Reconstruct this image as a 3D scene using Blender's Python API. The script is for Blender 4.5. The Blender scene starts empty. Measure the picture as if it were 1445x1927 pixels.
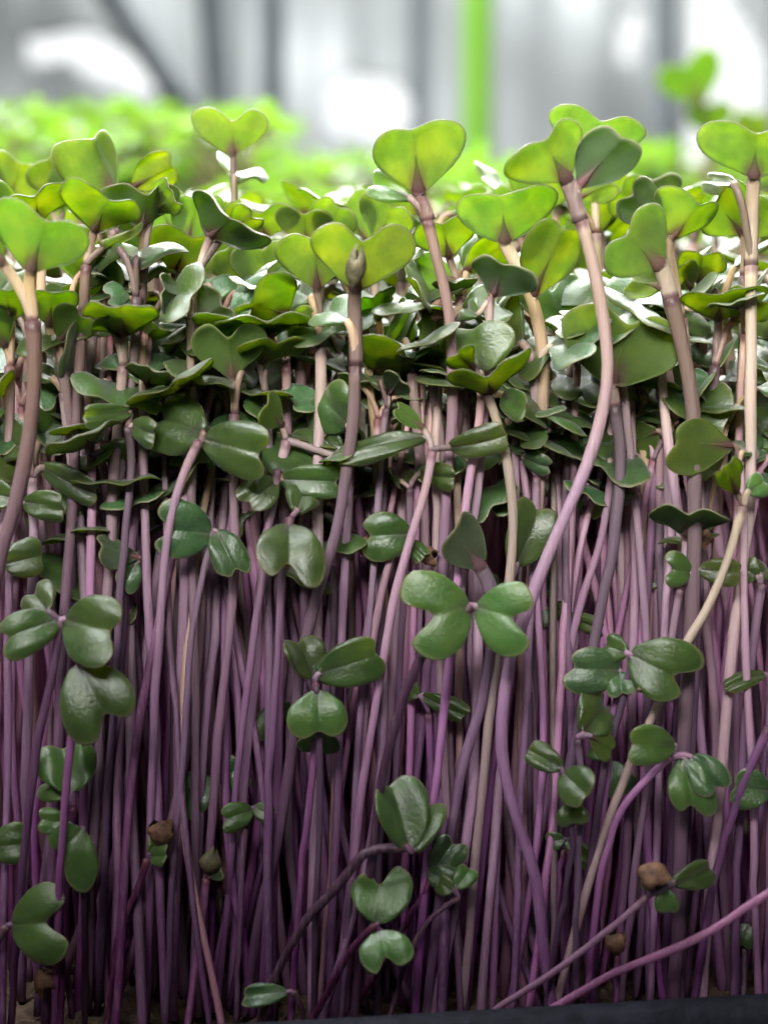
import bpy, math, random
import numpy as np
from mathutils import Vector

# ------------------------------------------------------------------ camera, world, light
SC = bpy.context.scene
S = 0.01                       # the code below works in centimetres
CAM = np.array([0.0, -24.0, 0.0]); F = 3468.0; CX, CY = 722.5, 963.5
PITCH = math.atan(343.0 / F)
cam_d = bpy.data.cameras.new('camera'); cam = bpy.data.objects.new('camera', cam_d)
SC.collection.objects.link(cam); SC.camera = cam
cam.location = CAM * S
cam.rotation_euler = (math.pi / 2 - PITCH, 0, 0)
cam_d.sensor_fit = 'HORIZONTAL'; cam_d.sensor_width = 36; cam_d.lens = 36 * F / 1445.0
cam_d.clip_start = 0.005; cam_d.clip_end = 60
cam_d.dof.use_dof = True; cam_d.dof.focus_distance = 0.2435; cam_d.dof.aperture_fstop = 17.5

W_ = bpy.data.worlds.new('World'); SC.world = W_; W_.use_nodes = True
bg = W_.node_tree.nodes['Background']
bg.inputs[0].default_value = (0.80, 0.88, 1.0, 1); bg.inputs[1].default_value = 0.035

def area(name, loc, aim, sx, sy, power, col, spread=180):
    l = bpy.data.lights.new(name, 'AREA'); l.shape = 'RECTANGLE'; l.size = sx * S; l.size_y = sy * S
    l.energy = power; l.color = col; l.spread = math.radians(spread)
    o = bpy.data.objects.new(name, l); SC.collection.objects.link(o)
    o.location = Vector(loc) * S
    o.rotation_euler = (Vector(aim) - Vector(loc)).to_track_quat('-Z', 'Y').to_euler()
    return o
area('grow_lamp', (4, 40, 34), (0, 4, 0), 70, 26, 6.5, (1.0, 0.99, 0.95))
area('far_bed_fill', (-6, 46, 34), (-2, 44, 5), 60, 18, 3.6, (1, .99, .97), 110)  # added fill, brightens only the far bed
area('leaf_sheen_fill', (0, 98, 44), (0, 0, 0), 150, 26, 8.5, (.94, .97, 1.0))  # added area light out of view, puts white sheen on leaf tops
area('front_fill', (-5, -21, 15), (0, 2, 5.8), 30, 8, .64, (1.0, 0.98, 0.96), 60)  # added front fill, spread narrowed so the lower stems stay dark
area('canopy_fill', (-4, 8, 32), (0, 4, 0), 46, 12, 2.5, (0.95, 0.97, 1.0), 120)  # added fill above the front rows, lifts the middle canopy
area('backdrop_fill', (0, 60, 85), (0, 108, 15), 120, 30, 20.0, (0.97, 0.99, 1.0))  # added fill for the sheeting and posts, no such lamp in view

vs = SC.view_settings
vs.view_transform = 'Standard'; vs.look = 'None'; vs.exposure = 0.0; vs.gamma = 1; vs.use_curve_mapping = False
SC.cycles.use_denoising = True
SC.cycles.max_bounces = 9; SC.cycles.diffuse_bounces = 5; SC.cycles.transmission_bounces = 7
SC.cycles.glossy_bounces = 2; SC.cycles.caustics_reflective = False; SC.cycles.caustics_refractive = False
SC.cycles.use_adaptive_sampling = True; SC.cycles.adaptive_threshold = 0.02
SC.cycles.sample_clamp_indirect = 6

rng = np.random.default_rng(11); random.seed(11)
def U(a, b): return float(rng.uniform(a, b))

# ------------------------------------------------------------------ pixel of the photograph + depth -> point (cm)
ca, sa = math.cos(PITCH), math.sin(PITCH)
def P(px, py, y=0.0):
    u = (px - CX) / F; v = -(py - CY) / F
    d = np.array([u, ca + v * sa, -sa + v * ca])
    return CAM + d * ((y - CAM[1]) / d[1])
def py_of(z, y):
    # photo row of a point at height z, depth y
    r = y - CAM[1]
    up = z * ca + r * sa; fw = r * ca - z * sa
    return CY - up / fw * F
def nrm(v): return v / (np.linalg.norm(v) + 1e-12)

# ------------------------------------------------------------------ materials
def mat(name):
    m = bpy.data.materials.new(name); m.use_nodes = True
    nt = m.node_tree
    for n in list(nt.nodes): nt.nodes.remove(n)
    return m, nt
class G:
    """tiny node helper"""
    def __init__(s, nt): s.nt = nt; s.L = nt.links
    def n(s, t, **kw):
        x = s.nt.nodes.new(t)
        for k, v in kw.items(): setattr(x, k, v)
        return x
    def put(s, sock, v):
        if hasattr(v, 'links') or isinstance(v, bpy.types.NodeSocket): s.L.new(v, sock)
        else: sock.default_value = v
    def math(s, op, a, b=0.0, clamp=False):
        x = s.n('ShaderNodeMath', operation=op, use_clamp=clamp); s.put(x.inputs[0], a); s.put(x.inputs[1], b); return x.outputs[0]
    def mix(s, f, a, b):
        x = s.n('ShaderNodeMix', data_type='RGBA'); s.put(x.inputs[0], f); s.put(x.inputs[6], a); s.put(x.inputs[7], b); return x.outputs[2]
    def ss(s, v, lo, hi):
        x = s.n('ShaderNodeMapRange', interpolation_type='SMOOTHSTEP'); s.put(x.inputs[0], v)
        x.inputs[1].default_value = lo; x.inputs[2].default_value = hi; return x.outputs[0]
    def noise(s, vec, scale, detail=3, rough=.5):
        x = s.n('ShaderNodeTexNoise'); s.put(x.inputs['Vector'], vec); x.inputs['Scale'].default_value = scale
        x.inputs['Detail'].default_value = detail; x.inputs['Roughness'].default_value = rough; return x.outputs[0]
    def attr(s, name):
        return s.n('ShaderNodeAttribute', attribute_name=name)
def c4(r, g, b): return (r, g, b, 1)

def leaf_material(name, top_a, top_b, under, glow_a, glow_b, trans=.55, wax=1.0):
    m, nt = mat(name); g = G(nt)
    a = g.attr('lv'); sep = g.n('ShaderNodeSeparateXYZ'); g.L.new(a.outputs['Vector'], sep.inputs[0])
    X, Y, E = sep.outputs
    top = g.attr('top').outputs['Fac']
    rnd = g.n('ShaderNodeObjectInfo').outputs['Random']
    tc = g.n('ShaderNodeTexCoord').outputs['Object']
    n1 = g.noise(tc, 380, 4, .55)                  # blotches a few mm across
    n2 = g.noise(tc, 2600, 2, .6)                  # fine cell mottling
    aY = g.math('ABSOLUTE', Y)
    # midrib and a few side veins fanning into each lobe
    mid = g.math('MULTIPLY', g.math('SUBTRACT', 1.0, g.ss(aY, 0.0, 0.06)), g.math('SUBTRACT', 1.0, g.ss(X, .35, .95)))
    ang = g.math('ARCTAN2', aY, g.math('ADD', X, .12))
    fan = g.math('PINGPONG', g.math('ADD', g.math('MULTIPLY', ang, 4.2), g.math('MULTIPLY', n1, .9)), .5)
    fan = g.math('MULTIPLY', g.math('SUBTRACT', 1.0, g.ss(fan, 0.0, .10)), g.math('SUBTRACT', 1.0, g.ss(E, .35, .9)))
    vein = g.math('MAXIMUM', g.math('MULTIPLY', mid, .9), g.math('MULTIPLY', fan, .28), True)
    # purple flush where the blade runs into its stalk
    pur = g.math('MULTIPLY', g.math('SUBTRACT', 1.0, g.ss(X, .05, .60)), g.math('SUBTRACT', 1.0, g.ss(aY, .03, .30)))
    pur = g.math('MULTIPLY', pur, .85, True)
    rim = g.ss(E, .965, .995)
    blot = g.ss(n1, .32, .66)
    topc = g.mix(blot, c4(*top_a), c4(*top_b))
    topc = g.mix(g.math('MULTIPLY', g.ss(g.noise(tc, 95, 2, .5), .50, .72), .55), topc, c4(.115, .165, .035))
    topc = g.mix(g.math('MULTIPLY', g.ss(n2, .45, .70), .30), topc, c4(.12, .19, .09))
    topc = g.mix(g.math('MULTIPLY', vein, .35), topc, c4(.16, .24, .09))
    undc = g.mix(g.math('MULTIPLY', blot, .5), c4(*under), c4(under[0] * .75, under[1] * .8, under[2] * .7))
    undc = g.mix(pur, undc, c4(.20, .09, .11))
    topc = g.mix(g.math('MULTIPLY', pur, .45), topc, c4(.07, .045, .05))
    col = g.mix(top, undc, topc)
    spk = g.ss(g.noise(tc, 900, 1, .5), .76, .80)    # a few dark specks
    col = g.mix(g.math('MULTIPLY', spk, .35), col, c4(.03, .045, .02))
    col = g.mix(g.math('MULTIPLY', rim, .40), col, c4(.33, .26, .16))
    hsv = g.n('ShaderNodeHueSaturation'); g.put(hsv.inputs['Hue'], g.math('ADD', .485, g.math('MULTIPLY', rnd, .03)))
    g.put(hsv.inputs['Value'], g.math('ADD', .8, g.math('MULTIPLY', rnd, .45))); g.put(hsv.inputs['Color'], col)
    pr = g.n('ShaderNodeBsdfPrincipled'); g.put(pr.inputs['Base Color'], hsv.outputs[0])
    g.put(pr.inputs['Roughness'], g.math('ADD', .24, g.math('MULTIPLY', n2, .26)))
    pr.inputs['Specular IOR Level'].default_value = 0
    g.put(pr.inputs['Sheen Weight'], g.math('MULTIPLY', top, .45)); pr.inputs['Sheen Roughness'].default_value = .35; pr.inputs['Sheen Tint'].default_value = c4(.9, .95, 1)
    bump = g.n('ShaderNodeBump'); bump.inputs['Strength'].default_value = .30; bump.inputs['Distance'].default_value = .00035
    h = g.math('ADD', g.math('MULTIPLY', n2, .85), g.math('SUBTRACT', g.math('MULTIPLY', n1, .5), g.math('MULTIPLY', vein, .18)))
    g.put(bump.inputs['Height'], h); g.L.new(bump.outputs[0], pr.inputs['Normal'])
    tr = g.n('ShaderNodeBsdfTranslucent')
    gl = g.mix(g.ss(g.noise(tc, 260, 2), .3, .7), c4(*glow_a), c4(*glow_b))
    gl = g.mix(pur, gl, c4(.26, .11, .10))
    gl = g.mix(g.math('MULTIPLY', vein, .35), gl, c4(.62, .50, .12))
    thk = g.math('ADD', .62, g.math('MULTIPLY', g.ss(g.noise(tc, 210, 4, .65), .28, .72), .5))   # uneven flesh
    gl = g.mix(g.math('SUBTRACT', 1.0, thk, True), gl, c4(.08, .22, .01))
    hs2 = g.n('ShaderNodeHueSaturation'); g.put(hs2.inputs['Hue'], g.math('ADD', .485, g.math('MULTIPLY', rnd, .025)))
    g.put(hs2.inputs['Color'], gl); g.L.new(hs2.outputs[0], tr.inputs[0])
    mx = g.n('ShaderNodeMixShader'); mx.inputs[0].default_value = trans
    g.L.new(pr.outputs[0], mx.inputs[1]); g.L.new(tr.outputs[0], mx.inputs[2])
    fr = g.n('ShaderNodeFresnel'); fr.inputs[0].default_value = 1.48; g.L.new(bump.outputs[0], fr.inputs[1])
    gs = g.n('ShaderNodeBsdfGlossy'); gs.inputs[0].default_value = c4(.97, .98, .97); g.L.new(bump.outputs[0], gs.inputs['Normal'])
    g.put(gs.inputs['Roughness'], g.math('ADD', .19, g.math('MULTIPLY', n2, .34)))
    m2 = g.n('ShaderNodeMixShader'); g.put(m2.inputs[0], g.math('MULTIPLY', fr.outputs[0], g.math('ADD', .10 * wax, g.math('MULTIPLY', top, .95 * wax))))
    g.L.new(mx.outputs[0], m2.inputs[1]); g.L.new(gs.outputs[0], m2.inputs[2])
    out = g.n('ShaderNodeOutputMaterial'); g.L.new(m2.outputs[0], out.inputs[0])
    return m
M_LEAF = leaf_material('cotyledon', (.040, .086, .018), (.080, .145, .034), (.13, .20, .055), (.46, .68, .03), (.64, .78, .04), .62)
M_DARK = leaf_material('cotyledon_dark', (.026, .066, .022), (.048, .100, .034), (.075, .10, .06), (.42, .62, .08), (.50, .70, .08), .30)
M_YOUNG = leaf_material('cotyledon_young', (.06, .14, .03), (.10, .19, .04), (.17, .24, .05), (.48, .80, .04), (.62, .84, .05), .52)
M_FAR = leaf_material('far_cotyledon', (.07, .15, .05), (.12, .22, .08), (.15, .26, .09), (.46, .78, .16), (.60, .84, .26), .56, .45)
LEAFM = {'g': M_LEAF, 'd': M_DARK, 'y': M_YOUNG}

def stem_material():
    m, nt = mat('hypocotyl'); g = G(nt)
    a = g.attr('sv'); sep = g.n('ShaderNodeSeparateXYZ'); g.L.new(a.outputs['Vector'], sep.inputs[0])
    T, TONE, H = sep.outputs          # height along stem 0..1, tone -1..1, length in cm
    rnd = g.n('ShaderNodeObjectInfo').outputs['Random']
    tc = g.n('ShaderNodeTexCoord').outputs['Object']
    mp = g.n('ShaderNodeMapping'); g.L.new(tc, mp.inputs[0]); mp.inputs['Scale'].default_value = (1, 1, .06)
    streak = g.noise(mp.outputs[0], 2200, 3, .6)
    blot = g.noise(tc, 150, 3, .6)
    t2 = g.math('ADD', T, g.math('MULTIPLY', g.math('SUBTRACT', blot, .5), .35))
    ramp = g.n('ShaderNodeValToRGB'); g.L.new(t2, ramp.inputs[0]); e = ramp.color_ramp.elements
    e[0].position = 0; e[0].color = c4(.24, .10, .25)  # natural purple at the base, also darkened to imitate light falling off
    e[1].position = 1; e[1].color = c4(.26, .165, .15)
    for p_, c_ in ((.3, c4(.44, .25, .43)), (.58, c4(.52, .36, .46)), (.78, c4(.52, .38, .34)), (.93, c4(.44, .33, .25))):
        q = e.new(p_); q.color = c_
    beige = g.n('ShaderNodeValToRGB'); g.L.new(t2, beige.inputs[0]); e = beige.color_ramp.elements
    e[0].position = 0; e[0].color = c4(.36, .22, .27)
    e[1].position = .85; e[1].color = c4(.42, .34, .20)
    q = e.new(.45); q.color = c4(.46, .35, .28)
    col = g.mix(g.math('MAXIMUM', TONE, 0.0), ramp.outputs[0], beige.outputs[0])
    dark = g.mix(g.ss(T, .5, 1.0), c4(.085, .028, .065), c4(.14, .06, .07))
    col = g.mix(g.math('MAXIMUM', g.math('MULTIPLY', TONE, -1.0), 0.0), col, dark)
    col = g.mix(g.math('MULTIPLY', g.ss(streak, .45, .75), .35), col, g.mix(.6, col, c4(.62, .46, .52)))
    # purple joint just under the leaf stalks
    node = g.math('MULTIPLY', g.ss(H, -.16, -.05), g.math('SUBTRACT', 1.0, g.ss(H, .05, .12)))
    col = g.mix(g.math('MULTIPLY', node, .75), col, c4(.15, .065, .08))
    hsv = g.n('ShaderNodeHueSaturation'); g.put(hsv.inputs['Hue'], g.math('ADD', .485, g.math('MULTIPLY', rnd, .03)))
    g.put(hsv.inputs['Value'], g.math('ADD', .42, g.math('MULTIPLY', rnd, .95))); g.put(hsv.inputs['Saturation'], g.math('ADD', .88, g.math('MULTIPLY', g.math('FRACT', g.math('MULTIPLY', rnd, 7.3)), .50)))
    g.put(hsv.inputs['Color'], col)
    pr = g.n('ShaderNodeBsdfPrincipled'); g.L.new(hsv.outputs[0], pr.inputs['Base Color'])
    pr.inputs['Roughness'].default_value = .38; pr.inputs['Specular IOR Level'].default_value = .5
    bump = g.n('ShaderNodeBump'); bump.inputs['Strength'].default_value = .7; bump.inputs['Distance'].default_value = .0004
    g.L.new(streak, bump.inputs['Height']); g.L.new(bump.outputs[0], pr.inputs['Normal'])
    tr = g.n('ShaderNodeBsdfTranslucent'); g.L.new(hsv.outputs[0], tr.inputs[0])
    mx = g.n('ShaderNodeMixShader'); mx.inputs[0].default_value = .38
    g.L.new(pr.outputs[0], mx.inputs[1]); g.L.new(tr.outputs[0], mx.inputs[2])
    out = g.n('ShaderNodeOutputMaterial'); g.L.new(mx.outputs[0], out.inputs[0])
    return m
M_STEM = stem_material()

def plain(name, a, b, scale=300, rough=.6, bumpd=.0003, spec=.4, trans=0):
    m, nt = mat(name); g = G(nt)
    tc = g.n('ShaderNodeTexCoord').outputs['Object']
    n = g.noise(tc, scale, 5, .6)
    pr = g.n('ShaderNodeBsdfPrincipled'); g.L.new(g.mix(g.ss(n, .3, .7), c4(*a), c4(*b)), pr.inputs['Base Color'])
    pr.inputs['Roughness'].default_value = rough; pr.inputs['Specular IOR Level'].default_value = spec
    bump = g.n('ShaderNodeBump'); bump.inputs['Strength'].default_value = .7; bump.inputs['Distance'].default_value = bumpd
    g.L.new(n, bump.inputs['Height']); g.L.new(bump.outputs[0], pr.inputs['Normal'])
    out = g.n('ShaderNodeOutputMaterial')
    if trans:
        tr = g.n('ShaderNodeBsdfTranslucent'); tr.inputs[0].default_value = c4(*b)
        mx = g.n('ShaderNodeMixShader'); mx.inputs[0].default_value = trans
        g.L.new(pr.outputs[0], mx.inputs[1]); g.L.new(tr.outputs[0], mx.inputs[2]); g.L.new(mx.outputs[0], out.inputs[0])
    else: g.L.new(pr.outputs[0], out.inputs[0])
    return m
M_SOIL = plain('growing_mat', (.035, .022, .014), (.12, .075, .045), 500, .9, .0015)
M_TRAY = plain('tray_plastic', (.004, .0045, .008), (.014, .015, .024), 350, .7, .0006, .2)
M_HUSK = plain('seed_husk', (.065, .030, .018), (.19, .10, .055), 900, .7, .0006)
M_HUSKD = plain('seed_husk_dark', (.05, .045, .02), (.12, .10, .05), 900, .7, .0006)
M_SHELF = plain('shelf', (.10, .10, .11), (.16, .16, .17), 60, .6)
M_SHEET = plain('plastic_sheet', (.52, .54, .54), (.62, .64, .64), 12, .35, .002, .5, .35)
M_POSTD = plain('grey_post', (.10, .115, .13), (.16, .18, .20), 30, .5)
M_POSTL = plain('pale_post', (.42, .45, .48), (.5, .53, .55), 30, .5)
M_GREEN = plain('green_plastic', (.24, .50, .07), (.30, .58, .09), 30, .4, .0002, .4, .4)
def emis(name, col, s):
    m, nt = mat(name); g = G(nt); e = g.n('ShaderNodeEmission'); e.inputs[0].default_value = c4(*col); e.inputs[1].default_value = s
    o = g.n('ShaderNodeOutputMaterial'); g.L.new(e.outputs[0], o.inputs[0]); return m
M_WIN = emis('daylight_window', (.97, .99, 1.0), 1.3)

# ------------------------------------------------------------------ mesh helpers
class MB:
    def __init__(s): s.v = []; s.f = []; s.m = []; s.a = {}; s.n = 0
    def add(s, V, Q, mi=0, **at):
        """V (n,3) cm, Q (k,4) quads, attributes per vertex"""
        V = np.asarray(V, float); s.v.append(V); s.f.append(np.asarray(Q, int) + s.n); s.m.append(np.full(len(Q), mi))
        for k in ('lv', 'sv', 'top'):
            d = at.get(k)
            if d is None: d = np.zeros((len(V), 1 if k == 'top' else 3))
            s.a.setdefault(k, []).append(np.asarray(d, float).reshape(len(V), -1))
        s.n += len(V)
    def mesh(s, name, mats, origin):
        V = (np.concatenate(s.v) - np.asarray(origin)) * S; Q = np.concatenate(s.f); me = bpy.data.meshes.new(name)
        me.vertices.add(len(V)); me.vertices.foreach_set('co', V.ravel())
        me.loops.add(Q.size); me.loops.foreach_set('vertex_index', Q.ravel())
        me.polygons.add(len(Q)); me.polygons.foreach_set('loop_start', np.arange(0, Q.size, 4)); me.polygons.foreach_set('loop_total', np.full(len(Q), 4))
        me.polygons.foreach_set('use_smooth', np.ones(len(Q), bool)); me.polygons.foreach_set('material_index', np.concatenate(s.m))
        for k, t in (('lv', 'FLOAT_VECTOR'), ('sv', 'FLOAT_VECTOR'), ('top', 'FLOAT')):
            D = np.concatenate(s.a[k]); at = me.attributes.new(k, t, 'POINT')
            at.data.foreach_set('vector' if t == 'FLOAT_VECTOR' else 'value', D.ravel())
        for m in mats: me.materials.append(m)
        me.update(calc_edges=True); me.validate()
        return me
def put(name, me, parent=None, loc=None, rot=None):
    o = bpy.data.objects.new(name, me); SC.collection.objects.link(o)
    if parent is not None: o.parent = parent
    if loc is not None: o.location = np.asarray(loc) * S
    if rot is not None: o.rotation_euler = rot
    return o
def empty(name, loc):
    o = bpy.data.objects.new(name, None); SC.collection.objects.link(o); o.location = np.asarray(loc) * S
    o.empty_display_size = .01; return o
def tag(o, label=None, cat=None, group=None, kind=None):
    for k, v in (('label', label), ('category', cat), ('group', group), ('kind', kind)):
        if v: o[k] = v
    return o

def catmull(pts, n):
    pts = np.asarray(pts, float); k = len(pts)
    if k == 2: return pts[0] + (pts[1] - pts[0]) * np.linspace(0, 1, n)[:, None]
    p = np.vstack([2 * pts[0] - pts[1], pts, 2 * pts[-1] - pts[-2]])
    t = np.linspace(0, k - 1 - 1e-9, n); i = t.astype(int); f = (t - i)[:, None]
    a, b, c, d = p[i], p[i + 1], p[i + 2], p[i + 3]
    return .5 * (2 * b + (c - a) * f + (2 * a - 5 * b + 4 * c - d) * f ** 2 + (3 * b - a - 3 * c + d) * f ** 3)
def tube(mb, path, rad, mi=0, sv=None, sides=10, squash=None, sqdir=None, lv=None):
    path = np.asarray(path); n = len(path); rad = np.broadcast_to(rad, n)
    T = np.gradient(path, axis=0); T /= np.linalg.norm(T, axis=1)[:, None] + 1e-12
    ref = np.array([0, 1.0, 0]) if sqdir is None else sqdir
    if abs(T[0] @ ref) > .95: ref = np.array([1.0, 0, 0])
    A = ref - (T @ ref)[:, None] * T; A /= np.linalg.norm(A, axis=1)[:, None] + 1e-9
    B = np.cross(T, A); th = np.linspace(0, 2 * math.pi, sides, endpoint=False)
    sq = 1.0 if squash is None else np.broadcast_to(squash, n)[:, None, None]
    V = path[:, None] + rad[:, None, None] * (sq * A[:, None] * np.cos(th)[None, :, None] + B[:, None] * np.sin(th)[None, :, None])
    V = V.reshape(-1, 3)
    i, j = np.meshgrid(np.arange(n - 1), np.arange(sides), indexing='ij'); j2 = (j + 1) % sides
    Q = np.stack([i * sides + j, i * sides + j2, (i + 1) * sides + j2, (i + 1) * sides + j], -1).reshape(-1, 4)
    # round caps: pull to a small ring
    c0 = len(V); V = np.vstack([V, path[0] - T[0] * rad[0] * .3, path[-1] + T[-1] * rad[-1] * .5])
    caps = []
    for k in range(0, sides - 1, 2):
        k2 = (k + 2) % sides
        caps.append([c0, (k + 2) % sides, k + 1, k]); b = (n - 1) * sides
        caps.append([c0 + 1, b + k, b + k + 1, b + (k + 2) % sides])
    if sides % 2 == 0: pass
    else:
        caps = [q for q in caps]
    Q = np.vstack([Q, caps])
    s = np.zeros((len(V), 3))
    if sv is not None:
        r = np.repeat(sv, sides, axis=0); s = np.vstack([r, sv[:1], sv[-1:]])
    l = None
    if lv is not None: l = np.vstack([np.repeat(lv, sides, axis=0), lv[:1], lv[-1:]])
    mb.add(V, Q, mi, sv=s, lv=l)

def outline(ov, bb, n):
    # half outline, x in blade lengths (notch at 1), y in half widths; ov = how far the lobes pass the notch, in blade lengths
    T = 1 + ov
    return catmull(np.array([(0, .05), (.05 * T - .09 * bb, .07 + .10 * bb), (.11 * T - .10 * bb, .13 + .30 * bb), (.21 * T - .05 * bb, .34 + .34 * bb), (.35 * T, .67 + .23 * bb), (.51 * T, .91 + .05 * bb),
                (.67 * T, 1.0), (.81 * T, .955), (.92 * T, .83), (.98 * T, .67), (T, .50), (1 + ov * .80, .34), (1 + ov * .42, .20), (1 + ov * .10, .085), (1.0, .0)]), n)
def leaf(mb, node, base, A, N, L, W, up=None, o=None, ns=11, nt=20, rp=.055, tone=.3, mi=0, smi=1):
    """a cotyledon: stalk from node to base, then the two-lobed blade along A with upper side N"""
    o = o or {}
    e = o.get('e', U(-.08, .12)); cup = o.get('cup', U(.05, .22)); fold = o.get('fold', U(-.05, .22)); bend = o.get('bend', U(-.22, .12))
    asym = o.get('asym', U(-.10, .10)); wav = o.get('wave', U(.02, .07)); tw = o.get('twist', U(-.18, .18))
    A = nrm(A); N = nrm(N - (N @ A) * A); B = np.cross(N, A)
    bb = o.get('bb', .25); q = (W / 2) / max(L, .05)
    half = outline(max(.02, (.20 + e)) * min(q, 2.2), bb, nt + 1)
    x = half[:, 0]; y = half[:, 1]
    ox = np.concatenate([x, x[-2::-1]]); oy = np.concatenate([-y, y[-2::-1]]); nT = len(ox)
    sc = np.where(oy > 0, 1 + asym, 1 - asym); ox = ox * (1 + (sc - 1) * np.minimum(1, np.abs(oy))); oy = oy * sc
    tt = np.linspace(0, 1, nT); p1, p2 = U(0, 6), U(0, 6)
    wv = 1 + (.022 * np.sin(9 * tt + p1) + .014 * np.sin(23 * tt + p2)) * np.minimum(1, 6 * np.minimum(tt, 1 - tt)); ox = ox * wv; oy = oy * (2 - wv)
    s = np.linspace(0, 1, ns) ** .85
    bx = np.zeros(nT); by = .05 * np.sign(oy) * np.minimum(1, np.abs(oy) / .05)
    X = bx + (ox - bx) * s[:, None]; Y = by + (oy - by) * s[:, None]; E = np.repeat(s[:, None], nT, 1)
    ph = U(0, 6.28)
    def hgt(X, Y, E):
        a = np.abs(Y)
        sm = np.sqrt(a * a + .03) - .173
        d = fold * sm - cup * ((a - .52) ** 2 - .27 + .6 * (X - .72) ** 2) * np.minimum(1, E * 2) + bend * X * X
        d = d + wav * np.sin(5.2 * X + ph) * a + wav * .7 * np.sin(7.5 * Y + ph * 2) * E ** 2 + tw * Y * X
        d = d - .05 * E ** 7
        return d
    hw = W / 2; Z = hgt(X, Y, E) * (L * .6 + hw * .4)
    th = .040 * o.get('th', 1); t = th * .5 * (1 - .45 * E ** 6)
    def to(X, Y, Z): return base + X[..., None] * L * A + Y[..., None] * hw * B + Z[..., None] * N
    top = to(X, Y, Z + t).reshape(-1, 3); bot = to(X, Y, Z - t).reshape(-1, 3)
    ex = 1 + .35 * th / max(L, .1); rim = to(X[-1] * ex, Y[-1] * ex, Z[-1])
    V = np.vstack([top, bot, rim]); n = ns * nT
    i, j = np.meshgrid(np.arange(ns - 1), np.arange(nT - 1), indexing='ij')
    q = np.stack([i * nT + j, (i + 1) * nT + j, (i + 1) * nT + j + 1, i * nT + j + 1], -1).reshape(-1, 4)
    r0 = (ns - 1) * nT + np.arange(nT - 1); r = 2 * n + np.arange(nT - 1)
    Q = np.vstack([q, (q + n)[:, ::-1], np.stack([r0, r, r + 1, r0 + 1], -1), np.stack([r, r0 + n, r0 + n + 1, r + 1], -1)])
    lv = np.stack([X, Y, E], -1).reshape(-1, 3); lv = np.vstack([lv, lv, np.stack([X[-1], Y[-1], np.ones(nT)], -1)])
    tp = np.concatenate([np.ones(n), np.zeros(n), np.full(nT, .5)])
    mb.add(V, Q, mi, lv=lv, top=tp)
    # stalk, running on as the midrib under the blade
    k = 12; up = np.array([0, 0, 1.0]) if up is None else up
    D = np.linalg.norm(base - node)
    u = np.linspace(0, 1, k)[:, None]; c1 = node + (nrm(up) * .22 + nrm(base - node) * .16) * D * (1.0 if (base - node) @ up > 0 else .3); c2 = base - (A * .2 + nrm(base - node) * .12) * D
    st = (1 - u) ** 3 * node + 3 * (1 - u) ** 2 * u * c1 + 3 * (1 - u) * u * u * c2 + u ** 3 * base
    mx = np.linspace(.05, .60, 7); md = to(mx, mx * 0, hgt(mx, mx * 0, mx / 1.0) * (L * .6 + hw * .4) - th * .5)
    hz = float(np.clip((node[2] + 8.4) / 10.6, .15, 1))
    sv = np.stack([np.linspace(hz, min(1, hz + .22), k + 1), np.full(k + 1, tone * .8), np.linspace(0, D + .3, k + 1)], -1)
    tube(mb, np.vstack([st, md[:1]]), np.linspace(rp * 1.1, rp * 1.05, k + 1), smi, sv, 8, np.full(k + 1, .8), N)
    lvm = np.stack([mx, mx * 0, mx * .5], -1)
    tube(mb, np.vstack([st[-1:], md]), rp * np.array([1.04, 1.05, .85, .56, .42, .28, .16, .08]), mi, None, 8, np.linspace(.75, .35, 8), N, lv=np.vstack([lvm[:1], lvm]))

def stem(mb, pts, r, tone, n=34, sides=10, mi=0):
    """pts from the soil up to the joint"""
    path = catmull(pts, n); d = np.concatenate([[0], np.cumsum(np.linalg.norm(np.diff(path, axis=0), axis=1))])
    f = d / d[-1]
    for _ in range(2):   # small kinks
        kk = U(.1, .9); path = path + np.outer(np.maximum(0, .06 - np.abs(f - kk)), [U(-.5, .5), U(-.3, .3), 0])
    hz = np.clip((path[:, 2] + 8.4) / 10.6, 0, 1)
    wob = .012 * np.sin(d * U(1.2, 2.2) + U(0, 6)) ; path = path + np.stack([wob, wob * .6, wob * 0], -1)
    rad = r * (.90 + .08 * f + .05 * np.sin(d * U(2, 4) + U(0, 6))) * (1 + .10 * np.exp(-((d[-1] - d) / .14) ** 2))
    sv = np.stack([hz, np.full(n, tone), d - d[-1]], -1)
    tube(mb, path, rad, mi, sv, sides)
    return path

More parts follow.
